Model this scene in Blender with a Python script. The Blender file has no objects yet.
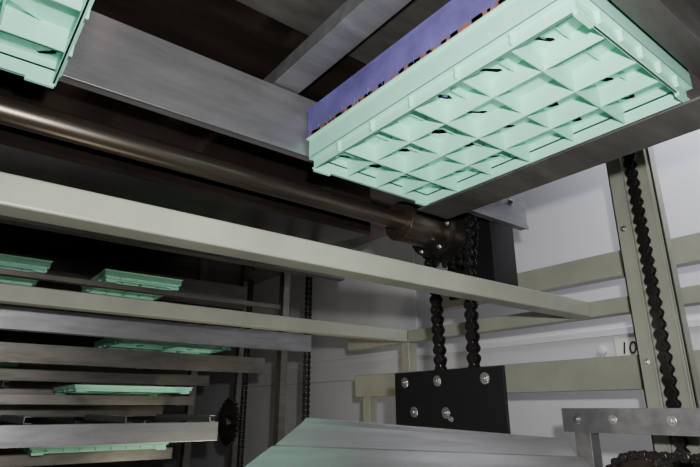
import bpy, bmesh, math, random
from mathutils import Vector, Matrix
random.seed(4)
Z0=1.30
scene=bpy.context.scene

# ---------------- materials ----------------
def mat(name,col,rough=.5,metal=0,noise=0.0,scale=8,stretch=(1,1,1),bump=0.0,col2=None,spec=.5):
    m=bpy.data.materials.new(name); m.use_nodes=True
    nt=m.node_tree; b=nt.nodes['Principled BSDF']
    b.inputs['Base Color'].default_value=(*col,1); b.inputs['Roughness'].default_value=rough
    b.inputs['Metallic'].default_value=metal
    b.inputs['Specular IOR Level'].default_value=spec
    if noise>0 or col2:
        tc=nt.nodes.new('ShaderNodeTexCoord'); mp=nt.nodes.new('ShaderNodeMapping')
        mp.inputs['Scale'].default_value=stretch
        n=nt.nodes.new('ShaderNodeTexNoise'); n.inputs['Scale'].default_value=scale; n.inputs['Detail'].default_value=6
        n.inputs['Roughness'].default_value=.6
        nt.links.new(tc.outputs['Object'],mp.inputs[0]); nt.links.new(mp.outputs[0],n.inputs[0])
        cr=nt.nodes.new('ShaderNodeValToRGB')
        cr.color_ramp.elements[0].position=.35; cr.color_ramp.elements[1].position=.68
        c2=col2 if col2 else tuple(c*(1-noise) for c in col)
        cr.color_ramp.elements[0].color=(*c2,1); cr.color_ramp.elements[1].color=(*col,1)
        nt.links.new(n.outputs[0],cr.inputs[0]); nt.links.new(cr.outputs[0],b.inputs['Base Color'])
        mr=nt.nodes.new('ShaderNodeMapRange'); mr.inputs['To Min'].default_value=min(1,rough+.12); mr.inputs['To Max'].default_value=max(.02,rough-.06)
        nt.links.new(n.outputs[0],mr.inputs[0]); nt.links.new(mr.outputs[0],b.inputs['Roughness'])
        if bump>0:
            bp=nt.nodes.new('ShaderNodeBump'); bp.inputs['Strength'].default_value=bump; bp.inputs['Distance'].default_value=.003
            nt.links.new(n.outputs[0],bp.inputs['Height']); nt.links.new(bp.outputs[0],b.inputs['Normal'])
    return m
M={}
M['paint']=mat('beige_grey_paint',(.35,.36,.30),.38,0,.20,5,(1,1,1),.06)
M['steel']=mat('galvanised_steel',(.31,.31,.33),.38,.7,.32,9,(.6,3,3),.10)
M['steeld']=mat('dull_steel',(.19,.18,.165),.38,.7,.4,10,(.5,2,2),.1)
M['stainless']=mat('stainless_sheet',(.46,.455,.46),.32,.9,.45,3.5,(.25,4,4),.15)
M['shaft']=mat('oiled_shaft',(.22,.19,.155),.28,.9,.45,10,(.4,6,6),.1)
M['mint']=mat('mint_plastic',(.39,.82,.66),.34,0,.06,7)
M['purple']=mat('purple_plastic',(.15,.13,.38),.45,0,.45,9)
M['orange']=mat('residue_brown',(.28,.11,.06),.7,0,.4,60)
M['plate']=mat('dark_oily_sheet',(.17,.14,.115),.16,.85,.8,1.8,(.5,3,1),.3)
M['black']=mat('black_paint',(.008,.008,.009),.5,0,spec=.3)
M['chain']=mat('oily_chain',(.06,.055,.055),.30,.8,.4,40)
M['gear']=mat('oily_gear',(.09,.08,.07),.30,.85,.5,20)
M['bolt']=mat('zinc_bolt',(.5,.5,.5),.3,.9)
M['wall']=mat('white_panel',(.72,.72,.77),.5,0,.06,1.5)
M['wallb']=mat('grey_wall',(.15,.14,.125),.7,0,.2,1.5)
M['floor']=mat('concrete',(.2,.18,.16),.7,0,.3,3)
M['ink']=mat('ink',(.02,.02,.02),.6)
M['label']=mat('label_paper',(.80,.79,.72),.6)

class Bd:
    def __init__(s,name,*mats):
        s.n=name; s.bm=bmesh.new(); s.m=mats
    def face(s,vs,mi):
        try:
            f=s.bm.faces.new(vs); f.material_index=mi; return f
        except ValueError: pass
    def hexa(s,P,mi=0):
        v=[s.bm.verts.new((p[0],p[1],p[2]+Z0)) for p in P]
        for q in ((0,3,2,1),(4,5,6,7),(0,1,5,4),(1,2,6,5),(2,3,7,6),(3,0,4,7)):
            s.face([v[i] for i in q],mi)
    def box(s,x0,x1,y0,y1,z0,z1,mi=0):
        s.hexa([(x0,y0,z0),(x1,y0,z0),(x1,y1,z0),(x0,y1,z0),(x0,y0,z1),(x1,y0,z1),(x1,y1,z1),(x0,y1,z1)],mi)
    def prism(s,prof,axis,a0,a1,mi=0):
        def P(p,a):
            if axis=='x': return (a,p[0],p[1]+Z0)
            if axis=='y': return (p[0],a,p[1]+Z0)
            return (p[0],p[1],a+Z0)
        A=[s.bm.verts.new(P(p,a0)) for p in prof]; B=[s.bm.verts.new(P(p,a1)) for p in prof]
        n=len(prof)
        for i in range(n):
            j=(i+1)%n; s.face([A[i],A[j],B[j],B[i]],mi)
        s.face(A[::-1],mi); s.face(B,mi)
    def chan(s,axis,u0,z0,z1,a0,a1,fl=.05,t=.005,mi=0):
        sg=1 if fl>0 else -1; tt=t*sg
        pr=[(u0,z0),(u0+fl,z0),(u0+fl,z0+t),(u0+tt,z0+t),(u0+tt,z1-t),(u0+fl,z1-t),(u0+fl,z1),(u0,z1)]
        s.prism(pr,axis,a0,a1,mi)
    def cyl(s,p0,p1,r,seg=24,mi=0,r2=None,smooth=True):
        p0=Vector((p0[0],p0[1],p0[2]+Z0)); p1=Vector((p1[0],p1[1],p1[2]+Z0))
        d=(p1-p0).normalized(); u=d.orthogonal().normalized(); w=d.cross(u)
        r2=r if r2 is None else r2
        A=[];B=[]
        for i in range(seg):
            a=2*math.pi*i/seg; o=u*math.cos(a)+w*math.sin(a)
            A.append(s.bm.verts.new(p0+o*r)); B.append(s.bm.verts.new(p1+o*r2))
        for i in range(seg):
            j=(i+1)%seg
            f=s.face([A[i],A[j],B[j],B[i]],mi)
            if f: f.smooth=smooth
        s.face(A[::-1],mi); s.face(B,mi)
    def gear(s,c,axis_x0,axis_x1,r,teeth,th=.012,mi=0):
        pr=[]
        for i in range(teeth):
            for k,rr in ((0,r-th),(.2,r-th*.85),(.38,r),(.62,r),(.8,r-th*.85)):
                a=2*math.pi*(i+k)/teeth; pr.append((c[0]+rr*math.cos(a),c[1]+rr*math.sin(a)))
        s.prism(pr,'x',axis_x0,axis_x1,mi)
    def link(s,p,q,x,w,h,mi):
        p=Vector(p);q=Vector(q); d=(q-p); L=d.length; d.normalize(); n=Vector((-d.y,d.x))
        for sx in (-1,1):
            pr=[]
            for i in range(7):
                a=math.pi/2+math.pi*i/6; pr.append(p+d*math.cos(a)*h+n*math.sin(a)*h)
            pr.append(p+d*L*.5-n*h*.5)
            for i in range(7):
                a=-math.pi/2+math.pi*i/6; pr.append(q+d*math.cos(a)*h+n*math.sin(a)*h)
            pr.append(p+d*L*.5+n*h*.5)
            xc=x+sx*w
            s.prism([(v.x,v.y) for v in pr],'x',xc-.0015,xc+.0015,mi)
    def chain(s,pts,x,pitch=.025,w=.009,h=.0115,mi=0):
        P=[Vector(a) for a in pts]; out=[P[0]]; acc=0
        for a,b in zip(P,P[1:]):
            L=(b-a).length; t=pitch-acc
            while t<=L:
                out.append(a+(b-a)*(t/L)); t+=pitch
            acc=(L-(t-pitch))
        for i,(a,b) in enumerate(zip(out,out[1:])):
            s.link(a,b,x,w if i%2 else w+.0035,h,mi)
            s.cyl((x-w-.008,a.x,a.y),(x+w+.008,a.x,a.y),h*.32,8,mi)
            s.cyl((x-w+.001,a.x,a.y),(x+w-.001,a.x,a.y),h*.7,10,mi)
    def bolt(s,c,d,r=.009,mi=0,h=.007):
        c=Vector(c); d=Vector(d).normalized()
        s.cyl(c,c+d*.0015,r*1.45,18,mi); s.cyl(c,c+d*h,r,6,mi,smooth=False)
        s.cyl(c+d*h,c+d*(h+.004),r*.5,10,mi)
    def done(s,bevel=.0015,seg=2,parent=None):
        bmesh.ops.recalc_face_normals(s.bm,faces=s.bm.faces)
        me=bpy.data.meshes.new(s.n); s.bm.to_mesh(me); s.bm.free()
        for m in s.m: me.materials.append(M[m])
        o=bpy.data.objects.new(s.n,me); scene.collection.objects.link(o)
        c=sum((Vector(b) for b in o.bound_box),Vector())/8
        me.transform(Matrix.Translation(-c)); o.location=c
        if bevel:
            bv=o.modifiers.new('bevel','BEVEL'); bv.width=bevel; bv.segments=seg; bv.limit_method='ANGLE'; bv.angle_limit=math.radians(40)
        if parent:
            o.parent=parent; o.matrix_parent_inverse=Matrix.Translation(-parent.location)
        return o

# ---------------- room shell ----------------
b=Bd('floor','floor'); b.box(-3,2.7,-1.5,8,-1.35,-1.30); b.done(0)
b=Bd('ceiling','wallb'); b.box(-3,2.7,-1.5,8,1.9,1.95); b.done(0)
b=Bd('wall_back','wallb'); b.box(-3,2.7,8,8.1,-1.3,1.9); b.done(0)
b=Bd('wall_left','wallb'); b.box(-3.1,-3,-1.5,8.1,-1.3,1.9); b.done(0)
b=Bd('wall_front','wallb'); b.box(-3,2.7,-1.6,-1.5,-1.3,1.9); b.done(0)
b=Bd('wall_right','wall'); b.box(2.62,2.7,-1.5,8,-1.3,1.9)
for z0,z1 in ((-1.3,.205),(.210,1.9)):
    for y0,y1 in ((-1.5,2.6),(2.605,8)):
        b.box(2.60,2.625,y0,y1,z0,z1)
b.done(.002)
b=Bd('trim_1','wall'); b.box(2.585,2.60,-1.45,7.9,.335,.37); b.done(.003)

b=Bd('number_label','label','ink'); b.box(2.594,2.5995,1.00,1.265,.228,.322,0)
lab=b.done(.001)
cu=bpy.data.curves.new('number_text','FONT'); cu.body='10'; cu.size=.080; cu.shear=.15; cu.extrude=.0006; cu.materials.append(M['ink'])
t=bpy.data.objects.new('number_text',cu); scene.collection.objects.link(t)
t.parent=lab
t.matrix_parent_inverse=Matrix.Translation(-lab.location)
t.location=(2.592,1.245,.246+Z0); t.rotation_euler=(math.pi/2,0,-math.pi/2)
b=Bd('wall_knob','wall'); b.cyl((2.60,1.33,.27),(2.58,1.33,.27),.022,24); b.cyl((2.585,1.33,.27),(2.575,1.33,.27),.014,24); b.done(.002)

# ---------------- trays ----------------
def tray(x0,x1,y0,y1,z,full=True,purple=True,H=.09):
    b=Bd('plastic_tray','mint','purple','orange','black')
    t=.004; W=x1-x0; L=y1-y0; D=min(.052,H*.55)
    ins=.010
    def ring(a0,a1,b0,b1,za,zb,tt,mi=0):
        b.box(a0,a1,b0,b0+tt,za,zb,mi); b.box(a0,a1,b1-tt,b1,za,zb,mi)
        b.box(a0,a0+tt,b0+tt,b1-tt,za,zb,mi); b.box(a1-tt,a1,b0+tt,b1-tt,za,zb,mi)
    zl=z+min(.030,H*.4)
    ring(x0+ins,x1-ins,y0+ins,y1-ins,z,z+D+.004,t)
    ring(x0,x1,y0,y1,zl,z+H,t)
    ring(x0,x1,y0,y1,zl-.002,zl+.003,ins+t)
    ring(x0-.006,x1+.006,y0-.006,y1+.006,z+H-.004,z+H,.012)
    ring(x0+ins-.003,x1-ins+.003,y0+ins-.003,y1-ins+.003,z,z+.004,.008)
    n=int(W/.07)
    for i in range(1,n):
        xx=x0+W*i/n
        for ya,yb in ((y0+ins-.009,y0+ins),(y1-ins,y1-ins+.009)):
            b.box(xx-.0015,xx+.0015,ya,yb,z+.004,zl)
    n=int(L/.11)
    for i in range(1,n):
        yy=y0+L*i/n
        for xa,xb in ((x0+ins-.009,x0+ins),(x1-ins,x1-ins+.009)):
            b.box(xa,xb,yy-.0015,yy+.0015,z+.004,zl)
    for cx in (x0+.035,x1-.035):
        for cy in (y0+ins+.002,y1-ins-.002):
            b.box(cx-.025,cx+.025,cy-.004,cy+.004,z-.007,z+.006)
    nx,ny=4,6
    X0,X1,Y0,Y1=x0+ins+t,x1-ins-t,y0+ins+t,y1-ins-t
    cw=(X1-X0)/nx; cl=(Y1-Y0)/ny; zf=z+D
    rnd=random.Random(int(x0*100)+7)
    for i in range(nx):
        for j in range(ny):
            a0=X0+i*cw; a1=a0+cw; c0=Y0+j*cl; c1=c0+cl
            if full and rnd.random()<.60:
                hw=rnd.uniform(.034,.050); hl=rnd.uniform(.026,.040)
                cx=a1-hw*.5-.004; cy=c1-hl*.5-.006
                hole=[(cx-hw*.5,cy+hl*.05),(cx-hw*.05,cy-hl*.5),(cx+hw*.5,cy-hl*.30),(cx+hw*.22,cy+hl*.15),(cx-hw*.15,cy+hl*.35)]
                if rnd.random()<.4: hole=[(cx-hw*.5,cy+hl*.3),(cx+hw*.25,cy-hl*.5),(cx+hw*.5,cy-hl*.45),(cx+hw*.42,cy-hl*.1),(cx-hw*.3,cy+hl*.5)]
                out=[(a0,c0),(a0+cw*.5,c0),(a1,c0),(a1,c1),(a0,c1)]
                for k in range(5):
                    m_=(k+1)%5
                    q=[out[k],out[m_],hole[m_],hole[k]]
                    b.hexa([(p[0],p[1],zf) for p in q]+[(p[0],p[1],zf+.003) for p in q])
                if rnd.random()<.75:
                    mi=1 if rnd.random()<.65 else 2
                    b.hexa([(cx-hw*.25,cy-hl*.1,zf+.004),(cx+hw*.1,cy-hl*.3,zf+.004),(cx+hw*.2,cy+hl*.0,zf+.004),(cx-.002,cy+hl*.15,zf+.004),
                            (cx-hw*.25,cy-hl*.1,zf+.006),(cx+hw*.1,cy-hl*.3,zf+.006),(cx+hw*.2,cy+hl*.0,zf+.006),(cx-.002,cy+hl*.15,zf+.006)],mi)
            else:
                b.box(a0,a1,c0,c1,zf,zf+.003)
    for i in range(1,nx):
        xx=X0+i*cw; dep=0 if i==2 else .006
        b.box(xx-.0018,xx+.0018,Y0,Y1,z+dep,zf)
    for j in range(1,ny):
        yy=Y0+j*cl
        b.box(X0,X1,yy-.0018,yy+.0018,z+(.002 if j%2 else .010),zf)
    if full:
        for i in range(nx):
            for j in range(ny):
                xx=X0+i*cw; yy=Y0+j*cl; k=rnd.random()
                if k<.4:
                    b.hexa([(xx,yy+cl*.45,z+.020),(xx+cw*.55,yy+cl,z+.046),(xx+cw*.55,yy+cl,zf),(xx,yy+cl*.45,zf),
                            (xx+.002,yy+cl*.44,z+.020),(xx+cw*.55+.002,yy+cl-.001,z+.046),(xx+cw*.55+.002,yy+cl-.001,zf),(xx+.002,yy+cl*.44,zf)],0)
                elif k<.75:
                    b.box(xx,xx+cw,yy+cl*.5-.001,yy+cl*.5+.001,z+.036,zf)
                if rnd.random()<.5:
                    b.box(xx+cw*.5-.001,xx+cw*.5+.001,yy,yy+cl,z+.040,zf)
        g=.030
        for i in range(0,nx+1):
            for j in range(0,ny+1):
                xx=X0+i*cw; yy=Y0+j*cl
                for sx,sy in ((1,1),(1,-1),(-1,1)):
                    ex=xx+sx*g; ey=yy+sy*g
                    if ex<X0 or ex>X1 or ey<Y0 or ey>Y1: continue
                    if rnd.random()<.5: continue
                    b.hexa([(xx,yy,z+.016),(ex,yy,zf-.001),(xx+sx*g*.5,yy+sy*g*.5,zf-.001),(xx,ey,zf-.001),
                            (xx,yy,z+.020),(ex,yy,zf),(xx+sx*g*.5,yy+sy*g*.5,zf),(xx,ey,zf)],0)
    if purple:
        q=.004
        ring(x0-q,x1+q,y0-q,y1+q,z+H+.004,z+H+.085,.004,1)
        b.box(x0,x1,y0,y1,z+H+.004,z+H+.007,1)
        ring(x0-q-.004,x1+q+.004,y0-q-.004,y1+q+.004,z+H+.081,z+H+.085,.008,1)
        n=int(L/.05)
        for i in range(1,n):
            yy=y0+L*i/n
            b.box(x0-q-.003,x0-q,yy-.001,yy+.001,z+H+.004,z+H+.022,1)
        if full:
            for i in range(90):
                yy=y0+(L-.03)*rnd.random(); s_=.0015+.003*rnd.random()
                b.box(x0-q-.0022,x0-q+.001,yy,yy+s_*5,z+H+.001,z+H+.004+s_*1.6,2)
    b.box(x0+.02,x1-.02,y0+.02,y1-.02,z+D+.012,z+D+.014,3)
    return b.done(.0008,1)
tray(.692,1.135,.312,1.07,.598)
tray(-.33,.10,.335,1.07,.60)
for x0,x1 in ((.60,.98),(-.02,.36)):
    tray(x0,x1,2.72,3.22,.60,False,False,.05)
tray(.78,1.42,2.97,3.55,.335,False,False,.05)
tray(.78,1.5,4.35,4.9,.335,False,False,.05)
tray(.45,1.1,3.0,3.5,-.200,False,False,.05)
tray(.5,1.1,4.6,5.15,.23,False,False,.05)
tray(-.2,.45,3.9,4.5,.255,False,False,.05)
tray(.2,.8,4.4,4.98,-.060,False,False,.035)
tray(-.6,.1,2.97,3.6,.335,False,False,.05)
tray(.6,1.2,3.0,3.55,.085,False,False,.03)
tray(-.3,.3,3.0,3.55,-.200,False,False,.05)

# ---------------- steel cross channels ----------------
def channel(x0,x1,y,z0,z1,fl=.06,m='steel'):
    b=Bd('steel_channel',m,'bolt'); b.chan('x',y,z0,z1,x0,x1,fl,.006); return b
b=channel(-1.6,1.69,1.085,.645,.82,.030)
b.box(-1.6,1.69,1.079,1.085,.64,.655)
b.bolt((1.6,1.085,.73),(0,-1,0),.01,1)
b.done()
b=channel(-1.6,1.75,.25,.645,.82,.05,'steeld'); b.done()
b=channel(-1.6,1.64,2.16,.64,.80,.05,'steeld'); b.done()
b=channel(-1.6,1.64,3.28,.64,.80,.05,'steeld'); b.done()
for (xe,y,z0,z1,m) in ((1.64,2.46,.295,.385,'steel'),(1.57,3.62,.15,.22,'steeld'),(1.60,2.9,.20,.29,'steeld'),
                      (1.17,2.55,-.145,-.06,'steel'),(1.5,4.3,.17,.24,'steeld'),(1.3,3.2,.02,.07,'steeld'),(1.4,4.0,-.05,.02,'steeld'),(1.6,5.2,.1,.2,'steel'),
                      (1.2,3.2,-.27,-.21,'steeld'),(1.5,5.5,-.1,0,'steeld'),(1.5,4.6,-.26,-.18,'steeld'),(1.35,3.75,.07,.11,'steeld'),(1.3,3.9,-.17,-.13,'steel'),(1.3,5.0,-.02,.03,'steel'),
                      (1.60,3.20,.55,.590,'steeld'),(1.60,2.74,.565,.590,'steeld')):
    b=channel(-1.8,xe,y,z0,z1,.045,m); b.done()
b=Bd('steel_flat_bar','steel'); b.prism([(.585,.825),(.665,.825),(.665,.831),(.591,.831),(.591,.87),(.585,.87)],'y',.25,1.3); b.done()
b=Bd('tray_support_rail','steeld'); b.prism([(1.10,.580),(1.235,.580),(1.235,.639),(1.229,.639),(1.229,.586),(1.10,.586)],'y',.25,1.078); b.done()
for i,x in enumerate((.35,.75,1.15)):
    for y0,y1,z in ((2.61,3.4,-.06),(3.6,5.49,-.10),(3.6,4.25,.116)):
        b=Bd('shelf_runner','steel'); b.chan('y',x,z,z+.03,y0,y1,.03,.004); b.done()
def tube(name,x0,x1,y0,y1,z0,z1):
    b=Bd(name,'paint'); b.box(x0,x1,y0,y1,z0,z1); return b.done(.005,3)
tube('painted_crossbeam',-1.8,1.995,1.05,1.12,.338,.398)
tube('painted_crossbeam',-1.8,1.995,2.07,2.13,.338,.398)
b=Bd('painted_side_frame','paint','bolt')
b.box(2.0,2.06,-.8,2.6,.338,.398)
b.box(2.05,2.11,-.8,1.9,.49,.59)
b.box(2.0,2.06,-.8,2.53,.065,.185)
b.box(2.0,2.06,2.07,2.13,.185,.338)
b.box(2.0,2.06,2.40,2.46,-1.3,.065)
b.box(2.0,2.06,-.7,-.64,-1.3,.9)
b.done(.004,3)

b=Bd('lift_chain_post','paint','bolt')
b.box(1.90,1.906,.70,.855,-1.3,.95); b.box(1.90,1.95,.849,.855,-1.3,.95); b.box(1.90,1.95,.70,.706,-1.3,.95)
b.box(1.885,1.90,.708,.714,-1.3,.95); b.box(1.885,1.90,.796,.802,-1.3,.95)
b.box(1.906,1.998,.75,.80,.345,.39)
for z in (.62,.15): b.bolt((1.90,.83,z),(-1,0,0),.008,1)
b.done(.002)
b=Bd('lift_chain','chain'); b.chain([(.757,.95),(.757,-.35)],1.872,.036,.011,.0175); b.done(0)

# ---------------- drive shaft + sprocket ----------------
b=Bd('drive_shaft','shaft','gear','bolt')
b.cyl((-1.9,1.25,.612),(1.54,1.25,.612),.031,40,0)
b.cyl((1.18,1.25,.612),(1.33,1.25,.612),.070,40,0)
b.cyl((1.33,1.25,.612),(1.36,1.25,.612),.100,40,1)
b.gear((1.25,.612),1.404,1.414,.124,19,.018,1)
b.gear((1.25,.612),1.446,1.456,.124,19,.018,1)
b.cyl((1.36,1.25,.612),(1.50,1.25,.612),.080,36,1)
for k in range(6):
    a=k*math.pi/3; b.bolt((1.33,1.25+.086*math.cos(a),.612+.086*math.sin(a)),(-1,0,0),.006,2)
sh=b.done(.0015)
b=Bd('bearing_bracket','black','bolt'); b.box(1.55,1.57,1.15,1.37,.40,.82); b.box(1.57,1.69,1.15,1.18,.40,.82)
for y in (1.19,1.33):
    b.bolt((1.55,y,.70),(-1,0,0),.01,1)
b.done(parent=sh)
def loop(cy,cz,R,zb):
    P=[(cy-R*.68,zb)]
    P.append((cy-R*.74,cz-.18))
    for i in range(15):
        a=math.pi*1.1-math.pi*1.2*i/14; P.append((cy+R*math.cos(a),cz+R*math.sin(a)))
    P.append((cy+R*.70,cz-.18)); P.append((cy+R*.62,zb)); return P
b=Bd('drive_chain','chain')
b.chain(loop(1.25,.612,.112,.05),1.43,.036,.012,.0180)
b.done(0,parent=sh)

b=Bd('black_mounting_plate','black','bolt')
b.box(1.30,1.312,.965,1.42,-.070,.118)
b.box(1.312,1.50,1.36,1.40,-.070,.03)
for y,z in ((1.03,.085),(1.22,.085),(1.37,.085),(1.33,-.01),(1.19,-.012),(1.17,-.030)):
    b.bolt((1.30,y,z),(-1,0,0),.012 if z>-.02 else .006,1)
b.box(1.44,1.50,1.36,1.40,-1.3,-.070)
b.done(.002)

# ---------------- lower steel parts ----------------
b=Bd('stainless_chute','stainless')
def sheet(b,rows,t=.002):
    for r0,r1 in zip(rows,rows[1:]):
        (a,c),(d,e)=r0,r1
        b.hexa([a,c,e,d]+[(p[0],p[1],p[2]-t) for p in (a,c,e,d)])
sheet(b,[((.56,.86,-.035),(1.29,.83,-.10)),((.53,.80,-.016),(1.29,.80,-.072)),((.52,.79,-.014),(1.29,.79,-.070)),((.505,.78,-.022),(1.29,.785,-.080)),((.445,.76,-.052),(1.295,.765,-.110)),((.430,.745,-.053),(1.295,.75,-.112)),((.345,.70,-.085),(1.28,.70,-.16)),((.29,.55,-.14),(1.22,.55,-.22))])
b.box(.8,.86,.77,.80,-1.3,-.20); b.box(.8,.86,.70,.80,-.20,-.14)
b.done(0)
b=Bd('bolted_steel_rail','steel','bolt')
b.prism([(1.60,-.068),(1.606,-.068),(1.606,-.004),(1.68,-.004),(1.68,.002),(1.60,.002)],'y',.15,.98)
for y in (.93,.82,.66,.5): b.bolt((1.60,y,-.03),(-1,0,0),.009,1)
b.box(1.61,1.66,.9,.95,-1.3,-.06)
b.done()
b=Bd('sprocket_wheel','gear','bolt','chain')
b.gear((.79,-.228),1.64,1.652,.108,26,.012); b.cyl((1.62,.79,-.228),(1.70,.79,-.228),.04,24,1)
b.cyl((1.70,.79,-.228),(1.84,.79,-.228),.02,24,1)
b.chain([(.885,-.19),(.86,-.155),(.83,-.135),(.79,-.124),(.10,-.124)],1.646,.028,.010,.0125,2)
b.done()

for x,y,w in ((1.72,2.92,.05),(1.72,3.5,.05),(1.74,4.4,.06)):
    b=Bd('steel_upright','steeld'); b.box(x,x+.006,y,y+w,-1.3,.895); b.box(x,x+w,y,y+.006,-1.3,.895); b.done()
for x,y in ((1.68,2.56),(1.68,3.3)):
    b=Bd('lift_chain','chain'); b.chain([(y,.85),(y,-.5)],x,.03,.011,.015); b.done(0)
b=Bd('sprocket_wheel','gear'); b.gear((3.35,-.08),1.60,1.615,.15,26,.016); b.cyl((1.57,3.35,-.08),(1.64,3.35,-.08),.04,20); b.done()
b=Bd('drive_shaft','shaft'); b.cyl((-1.8,3.50,.612),(1.62,3.50,.612),.03,32); b.cyl((1.3,3.50,.612),(1.4,3.50,.612),.06,32); b.gear((3.50,.612),1.44,1.452,.085,19,.014); b.done()

b=Bd('machine_deck','plate'); b.box(-2,1.85,.10,1.9,.96,.966); b.done(0)
b=Bd('deck_panel','steeld'); b.box(.36,.95,.55,1.00,.945,.958); b.done(.002)
b=Bd('deck_panel','plate'); b.box(-.4,.30,.80,1.06,.945,.958); b.done(.002)
b=Bd('machine_deck','plate'); b.box(-2,1.85,1.92,5.5,.90,.906); b.done(0)
b=Bd('guard_sheet','plate')
b.prism([(1.375,.60),(1.385,.59),(2.0,.66),(2.0,.664),(1.385,.594),(1.379,.60),(1.379,.95),(1.375,.95)],'x',-2,1.16); b.done(0)
b=Bd('drip_sheet','plate'); b.box(-2,1.6,3.6,5.5,.50,.504); b.done(0)
b=Bd('drip_sheet','plate'); b.box(-2,1.3,2.6,5.6,-.42,-.416); b.done(0)

# ---------------- lights ----------------
def area(name,loc,target,size,power,col=(1,1,1),sy=None):
    l=bpy.data.lights.new(name,'AREA'); l.energy=power; l.size=size; l.color=col
    if sy: l.shape='RECTANGLE'; l.size_y=sy
    o=bpy.data.objects.new(name,l); scene.collection.objects.link(o)
    o.location=(loc[0],loc[1],loc[2]+Z0)
    d=Vector(target)-Vector(loc); o.rotation_euler=d.to_track_quat('-Z','Y').to_euler(); return o
area('camera_flash',(.06,-.06,.14),(.95,.85,.40),.04,30,(1,.98,.95))
area('room_light',(2.33,.6,1.85),(2.45,.7,0),.25,58,(.93,.95,1),2.5)
area('room_light_back',(-.6,-1.0,.9),(1.6,1.0,.2),.8,3,(.95,.97,1))
area('shelf_fill',(-1.7,2.4,.1),(1.0,3.6,.1),.5,5,(1,.88,.70))  # added fill, out of view at left, brightens the back shelves
area('under_shelf_fill',(1.25,2.25,-.5),(1.1,3.2,.33),.25,5,(1,.95,.72))  # added warm fill below the view, lifts the rear tray undersides
area('uplight_fill',(.6,1.7,-1.1),(.6,1.7,1),.5,3,(1,.86,.70))  # unseen upward fill, added to brighten the dark sheets from below
w=bpy.data.worlds.new('World'); scene.world=w; w.use_nodes=True
w.node_tree.nodes['Background'].inputs[0].default_value=(.6,.65,.7,1); w.node_tree.nodes['Background'].inputs[1].default_value=.3

# ---------------- camera ----------------
cam=bpy.data.cameras.new('Camera'); cam.sensor_width=36; cam.lens=530/700*36; cam.clip_start=.02
co=bpy.data.objects.new('Camera',cam); scene.collection.objects.link(co)
az=math.radians(52.2); th=math.radians(18.3)
F=Vector((math.cos(az)*math.cos(th),math.sin(az)*math.cos(th),math.sin(th)))
Rt=Vector((math.sin(az),-math.cos(az),0)); U=Rt.cross(F)
mt=Matrix((Rt,U,-F)).transposed().to_4x4(); mt.translation=Vector((0,0,Z0)); co.matrix_world=mt
scene.camera=co
